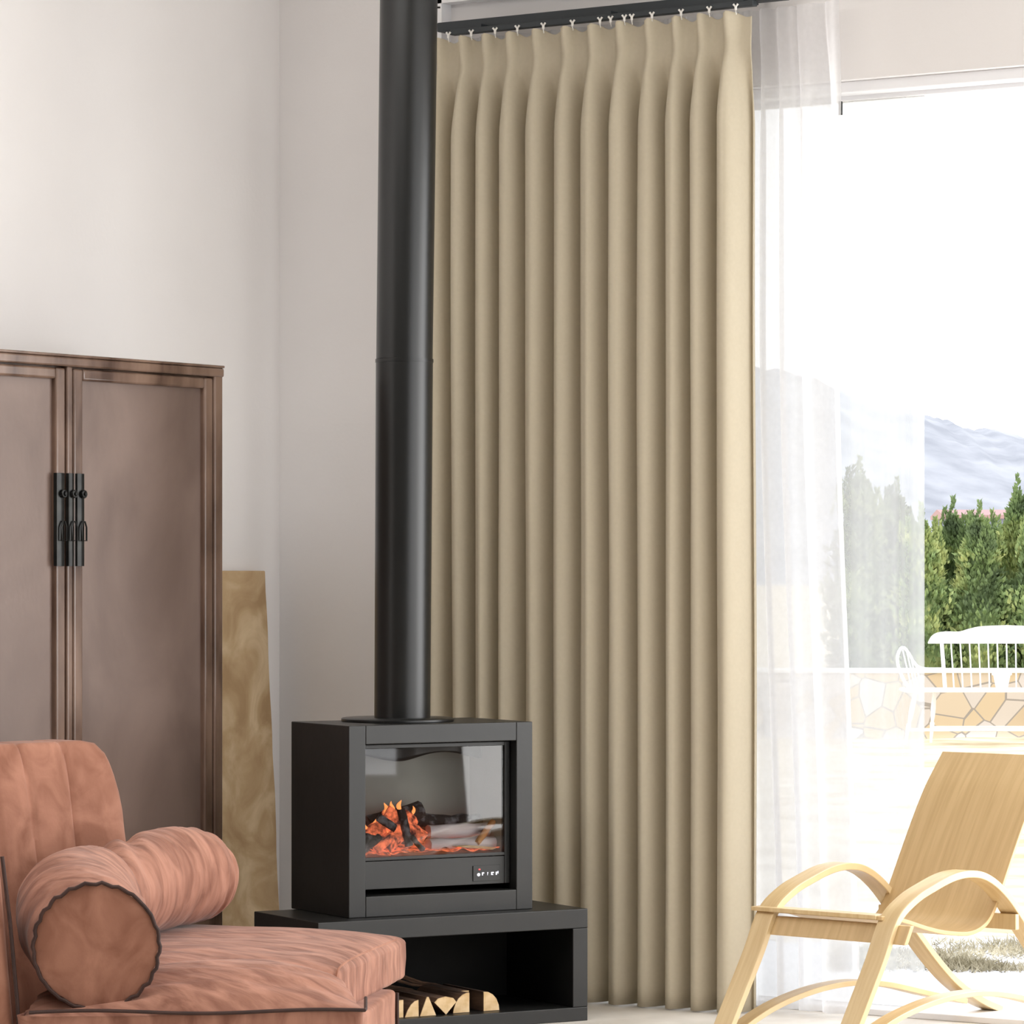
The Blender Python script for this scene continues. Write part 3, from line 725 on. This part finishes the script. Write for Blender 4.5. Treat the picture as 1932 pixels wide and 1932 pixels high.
# firewood in the stand: (outline in x,z ; depth ; label)
def firewood(px0, poly, y0, ln, label, tilt=0, bark=True):
    """px0 left pixel of the piece on the front of the stand; poly in cm"""
    x = (px0-600)/ (1107-600)*SW+ (y0*.5)/(.866)*0
    r = thing('firewood_log', label, 'firewood', fl+LX*x+LY*y0+Vector((0, 0, .0425)), RZ+tilt, 'split logs in the stove stand')
    P = [(a/100, b/100) for a, b in poly]
    MB().prism(P, .003, ln).build('bark_side', M['bark'], r, smooth=None)
    c = MB().prism([(a*.985+.0005, b*.985+.0004) for a, b in P], 0, .004); c.build('cut_end', M['cut'], r, smooth=None, label='pale split end grain')
    return r
arcL = [(0, 0), (5.6, 0), (5.6, 5.8), (4.6, 5.8), (3.2, 5.3), (1.9, 4.3), (.9, 2.9), (.25, 1.3)]
firewood(752, [(0, 0), (2.3, 0), (2.3, 5.2), (0, 5.1)], .03, .26, 'square split log, nearest the sofa in the stand')
firewood(768, [(0, 0), (4.6, 0), (4.5, 4.9), (3.3, 4.6), (2, 3.6), (.9, 2)], .03, .27, 'quarter log with rounded left shoulder, second from the sofa')
firewood(796, [(0, 0), (5.4, 0), (2.9, 5.6), (2.3, 5.6)], .03, .25, 'triangular split log standing point up')
firewood(823, [(3.9, 0), (7.4, 3.6), (6.4, 4.8), (3.8, 5.4), (1.2, 4.9), (0, 3.8)], .03, .27, 'wedge log balanced point down among the split logs')
firewood(864, arcL, .05, .26, 'quarter round log left of the dark gap')
firewood(897, [(0, 0), (3.4, 0), (3.4, 5.6), (0, 5.6)], .12, .20, 'short bark brown log set back between two quarter rounds')
firewood(922, [(0, 0), (5.4, 0), (5.2, 1.6), (4.4, 3.5), (3.1, 4.9), (1.5, 5.7), (0, 5.8)], .05, .25, 'quarter round log at the right end of the row')
# crossed thin branches behind
random.seed(5)
br = []
for i in range(7):
    u0 = random.uniform(.37, .42); x0_ = random.uniform(.30, .40)
    pts = [fl+LX*(x0_+k*.045)+LY*(.31+.01*i*.3)+Vector((0, 0, .150-.010*i+.004*math.sin(k*1.7+i)-.013*k)) for k in range(6)]
    o = MB().tube(pts, [.006-.0007*k for k in range(6)], 6).build('dry_twig', M['bark'])
    o = center(o); tag(o, 'thin dark dry twig lying across the split logs in the stand', 'twig', 'dry twigs on the firewood')

# ================================================================== SOFA
sofa = thing('sofa', 'terracotta suede lounge sofa with channelled backrest in front of the wardrobe', 'sofa', W(420, 1900, 9.6)*1.0, 0)
sofa.location.z = 0
def quad_warp(c4, z0_, z1_, bulge, wr, fr=(1, 1), seed=0, sag=0):
    """c4: four plan corners near-left, near-right, far-right, far-left ; unit box -> cushion"""
    def wp(v):
        u = (v.x+.5); t = (v.y+.5)
        p = c4[0].lerp(c4[1], u).lerp(c4[3].lerp(c4[2], u), t)
        k = (v.z/.2+1)/2
        z = lerp(z0_, z1_, k)
        top = max(0, (k-.3)/.7)
        z += bulge*top*(1-(2*u-1)**4)*(1-(2*t-1)**4)
        nn = noise.noise(Vector((u*2.2*fr[0]+seed, t*7*fr[1], seed*3.3)))
        n2 = noise.noise(Vector((u*6*fr[0]+seed, t*18*fr[1], seed)))
        z += wr*top*(nn+.5*n2)
        sd = .5*wr*noise.noise(Vector((u*16, t*16, k*2+seed)))
        return Vector((p.x+sd, p.y+sd, z))
    return wp
def plan(pts, z):
    out = []
    for (px, py) in pts:
        Y = F*(1.35-z)/(py-1079); out.append(G((px-966)/F*Y, Y, 0))
    return out
# far cushion
cf = plan([(190, 1830), (636, 1822), (772, 1757), (190, 1737)], .365)
MB().rbox(.5, .5, .2, .055, 26, quad_warp(cf, .235, .354, .032, .008, seed=2)).build('seat_cushion', M['suede_streak'], sofa, True, 60, label='far seat cushion')
sm_ = spline([tuple(W(a, b, c)) for a, b, c in ((634, 1845, 9.29), (640, 1826, 9.31), (665, 1808, 9.42), (710, 1788, 9.62), (748, 1773, 9.80))], 8)
MB().tube(sm_, .003, 6).build('piping', M['suede'], sofa, True, label='thin seam piping')
# near cushion
Yn = 8.95
cn = [G((30-966)/F*Yn, Yn), G((690-966)/F*Yn, Yn), G((612-966)/F*9.42, 9.42), G((120-966)/F*9.42, 9.42)]
def near_warp(v):
    base = quad_warp(cn, .235, .335, .045, .009, seed=5)(v)
    t = v.y+.5; base.z -= .035*sm(.5, 0, t)*max(0, v.z/.2+.2)+.03*sm(.6, .1, v.x+.5)*max(0, v.z/.2)
    return base
MB().rbox(.5, .5, .2, .05, 26, near_warp).build('seat_cushion', M['suede_streak'], sofa, True, 60, label='near seat cushion')
# piping along the near cushion front
zp = 1.35-(1911-1079)/F*(Yn-.01)
pp = [G(lerp(55-966, 688-966, t)/F*(Yn-.004), Yn-.004, zp+.004*math.sin(t*9)+.004*t) for t in [k/40 for k in range(41)]]
pp += [G((690-966)/F*Y_, Y_, zp+.006) for Y_ in (8.97, 9.05, 9.2)]
MB().tube(pp, .0045, 8).build('piping', M['piping'], sofa, True, label='dark strip standing in for shading at the base corner')
# side boxing under piping, base
Yb = 9.0
base_c = [G((28-966)/F*Yb, Yb), G((655-966)/F*Yb, Yb), G((747-966)/F*9.83, 9.83), G((120-966)/F*10.05, 10.05)]
MB().rbox(.5, .5, .2, .02, 14, quad_warp(base_c, .03, .245, 0, .003, seed=7)).build('sofa_base', M['suede'], sofa, True, 50)
ed = [base_c[2]+Vector((0, 0, .235))+RIGHT*.003, base_c[2]+Vector((0, 0, .12))+RIGHT*.004, base_c[2]+Vector((0, 0, .035))+RIGHT*.003]  # dark strip added down the base corner in place of its side shading
MB().tube(ed, .005, 8).build('piping', M['piping'], sofa, True, label='dark strip standing in for shading at the base corner')
# backrest, far module: channelled
AB = math.radians(50)
bdir = RIGHT*math.cos(AB)+FWD*math.sin(AB); bnor = RIGHT*(-math.sin(AB))+FWD*math.cos(AB)   # away from the seat
e1 = G((272-966)/F*10.3, 10.3)
BL = .86; BT = .17; zbt = 1.35-(1399-1079)/F*10.2
def back_warp(v):
    u = v.x+.5; t = v.y+.5; k = (v.z/.5+1)/2    # u along, t thickness (0 front), k height
    p = e1-bdir*(BL*(1-u)); z = lerp(.06, zbt, k)
    lean = .10*(k)**1.3
    ch = 0
    seams = (.20, .42, .64, .84)
    if t < .5:
        for s_ in (.12, .27, .42, .57, .745):
            ch += .010*math.exp(-((u-s_-.02*(1-k))/.010)**2)
    z -= .006*abs(0)+ (.0 if u < .9 else .10*((u-.9)/.1)**2*k)
    if k > .8:
        for s_ in (.12, .27, .42, .57, .745): z -= .004*math.exp(-((u-s_)/.010)**2)
    wr = .004*noise.noise(Vector((u*8, t*2, k*6)))
    return p+bnor*(t*BT+lean+ch+wr-.02)+Vector((0, 0, z))
MB().rbox(.5, .5, .5, .16, 60, back_warp).build('backrest', M['suede'], sofa, True, 60, label='channelled far backrest')
# near backrest, seen at the left edge
nb = [G((-330-966)/F*9.0, 9.0), G((40-966)/F*9.0, 9.0), G((12-966)/F*9.6, 9.6), G((-330-966)/F*9.6, 9.6)]
def nb_warp(v):
    p = quad_warp(nb, .03, 1.35-(1590-1079)/F*9.1, 0, .004, seed=9)(v); k = (v.z/.2+1)/2
    return p-RIGHT*(.055*k)
MB().rbox(.5, .5, .2, .05, 12, nb_warp).build('backrest', M['suede'], sofa, True, 60, label='near backrest end at the left edge')
MB().tube([G((41-966)/F*8.995, 8.995, .10), G((33-966)/F*8.995, 8.995, .30), G((19-966)/F*8.995, 8.995, .5), G((4-966)/F*8.995, 8.995, .66)], .005, 8).build('piping', M['piping'], sofa, True, label='dark strip standing in for shading at the base corner')

# bolster
bol = thing('bolster_cushion', 'long round terracotta suede bolster slumped across the sofa seat', 'cushion', (0, 0, 0))
sp = spline([(182, 1786, 9.0, 117), (172, 1768, 9.08, 119), (152, 1738, 9.25, 118), (150, 1712, 9.46, 114), (190, 1694, 9.68, 103), (245, 1675, 9.86, 96), (305, 1658, 10.03, 94), (355, 1652, 10.14, 90), (385, 1653, 10.19, 80), (408, 1655, 10.22, 62), (425, 1657, 10.24, 34), (432, 1658, 10.25, 8)], 8)
pts = [W(a, b, c) for a, b, c, d in sp]; rad = [d/F*c for a, b, c, d in sp]
bol.location = pts[0]
axis0 = (W(184, 1786, 9.30)-G((195-966)/F*9.0, 9.0, W(184, 1790, 9.2).z)).normalized()
mb = MB(); n = 72; V = []; m_ = len(pts); up = Vector((0, 0, 1))
tg = []
for i in range(m_):
    a = pts[max(0, i-2)]; b = pts[min(m_-1, i+2)]; t = (b-a)
    tg.append(t.normalized())
cap_n = (FWD*.97-RIGHT*.05+Vector((0, 0, .02))).normalized()     # inward normal of the round end
for i in range(m_):
    k = sm(16, 0, i); t = tg[i].lerp(cap_n, k if i < 16 else 0)
    t = t.lerp(FWD*.75+RIGHT*.65, .55).normalized() if i > 30 else t.lerp(FWD, .5).normalized()
    x = (up-t*up.dot(t)).normalized(); y = t.cross(x)
    for q_ in range(n):
        a = 2*PI*q_/n; s_ = i/m_
        wr = .006*noise.noise(Vector((i*.32, math.cos(a)*1.3, math.sin(a)*1.3)))+.003*noise.noise(Vector((i*.8, math.cos(a)*3, math.sin(a)*3)))
        cre = -.030*math.exp(-((i-34+5*math.sin(a))/2.2)**2)*max(0, math.cos(a-.3))-.018*math.exp(-((i-40+6*math.sin(a))/1.6)**2)*max(0, math.cos(a+.2))-.018*math.exp(-((i-28+4*math.sin(a))/1.6)**2)*max(0, math.cos(a+.5))
        ed_ = -.004*(1+math.cos(a*22))/2 if i == 0 else 0
        V.append(pts[i]+(x*math.cos(a)+y*math.sin(a))*(rad[i]+(wr+cre)*(1 if i > 3 else .3)+ed_))
Fc = [(i*n+k, i*n+(k+1) % n, (i+1)*n+(k+1) % n, (i+1)*n+k) for i in range(m_-1) for k in range(n)]
Fc.append(tuple((m_-1)*n+k for k in range(n)))
mb.add(V, Fc); mb.build('bolster_cover', M['suede_streak'], bol, True, 75)
ring = V[:n]
c0 = pts[0]
cap = MB(); rings = []
for r_i in range(7):
    f = r_i/6
    rings += [c0.lerp(p, f)-cap_n*(.012*(1-f*f)) for p in ring]
Fc = [(i*n+k, i*n+(k+1) % n, (i+1)*n+(k+1) % n, (i+1)*n+k) for i in range(6) for k in range(n)]
cap.add(rings, Fc); cap.build('end_cap', M['suede'], bol, True, 75, label='flat round end cap')
pr_ = [p+(p-c0).normalized()*(.004+.002*math.sin(k*2*PI*24/n)+.002*noise.noise(Vector((k*.5, 0, 0))))-cap_n*.004 for k, p in enumerate(ring)]
MB().tube(pr_, .0048, 8, True).build('piping', M['piping'], bol, True, label='dark crinkled seam piping')

# ================================================================== BENTWOOD CHAIR
AC = math.radians(41); Y1 = 10.45; X1 = (1437-966)/F*Y1
CW = .477
o_ = G(X1, Y1, 0); wdir = RIGHT*math.cos(AC)-FWD*math.sin(AC); sdir = RIGHT*math.sin(AC)+FWD*math.cos(AC)
chair = thing('lounge_chair', 'pale birch bentwood lounge chair standing by the open window', 'chair', o_, math.atan2(wdir.y, wdir.x))
# local axes: x = across (0 far side .. CW near side), y = depth, z = up
side_pts = [(-.262, .0), (-.215, .075), (-.15, .17), (-.075, .28), (-.01, .385), (.07, .435), (.157, .464), (.27, .490), (.37, .491), (.45, .468), (.53, .420), (.61, .350), (.70, .265), (.80, .18), (.90, .11), (1.02, .05), (1.13, .012)]
sp_ = spline([(a, b) for a, b in side_pts], 5)
arch = spline([(-.24, .03), (-.16, .075), (-.03, .12), (.107, .148), (.25, .163), (.40, .163), (.56, .143), (.76, .100), (.95, .062)], 5)
for sx in (0.03, CW-.03):
    MB().ribbon([(sx, a, b+.010) for a, b in sp_], (1, 0, 0), .062, .020).build('side_frame', M['birch_strip'], chair, smooth=40, bevel=.002)
    MB().ribbon([(sx, a, b) for a, b in arch], (1, 0, 0), .05, .016).build('base_arch', M['birch_strip'], chair, smooth=40, bevel=.002)
shell = spline([(-.028, .402), (.03, .398), (.1, .383), (.2, .357), (.30, .338), (.41, .330), (.485, .350), (.53, .392), (.57, .452), (.625, .54), (.69, .640), (.745, .715), (.795, .770), (.835, .812)], 5)
wds = []
for i, (a, b) in enumerate(shell):
    f = i/(len(shell)-1); wds.append(lerp(CW+.03, CW-.10, sm(0, .12, f)) if f < .12 else CW-.10)
MB().ribbon([(CW/2, a, b) for a, b in shell], (1, 0, 0), [CW-.09]*len(shell), .012).build('seat_shell', M['birch'], chair, smooth=40, bevel=.002)
MB().box(-.012, CW-.062, -.034, .02, .398, .410).build('front_lip', M['birch_strip'], chair, smooth=None, bevel=.002)
MB().add([(-.0+.03, -.012, .385), (CW+.04, -.012, .385), (CW+.04, .006, .385), (.03, .006, .385), (.03, -.042, .335), (CW+.04, -.042, .335), (CW+.04, -.024, .335), (.03, -.024, .335)],
         [(0,1,2,3),(7,6,5,4),(0,4,5,1),(1,5,6,2),(2,6,7,3),(3,7,4,0)]).build('front_apron', M['birch'], chair, smooth=None, bevel=.002)
MB().box(-.0, CW, .565, .583, .33, .375).build('rear_crossbar', M['birch_strip'], chair, smooth=None, bevel=.002)
for k in (.33, .52, .66):
    pass
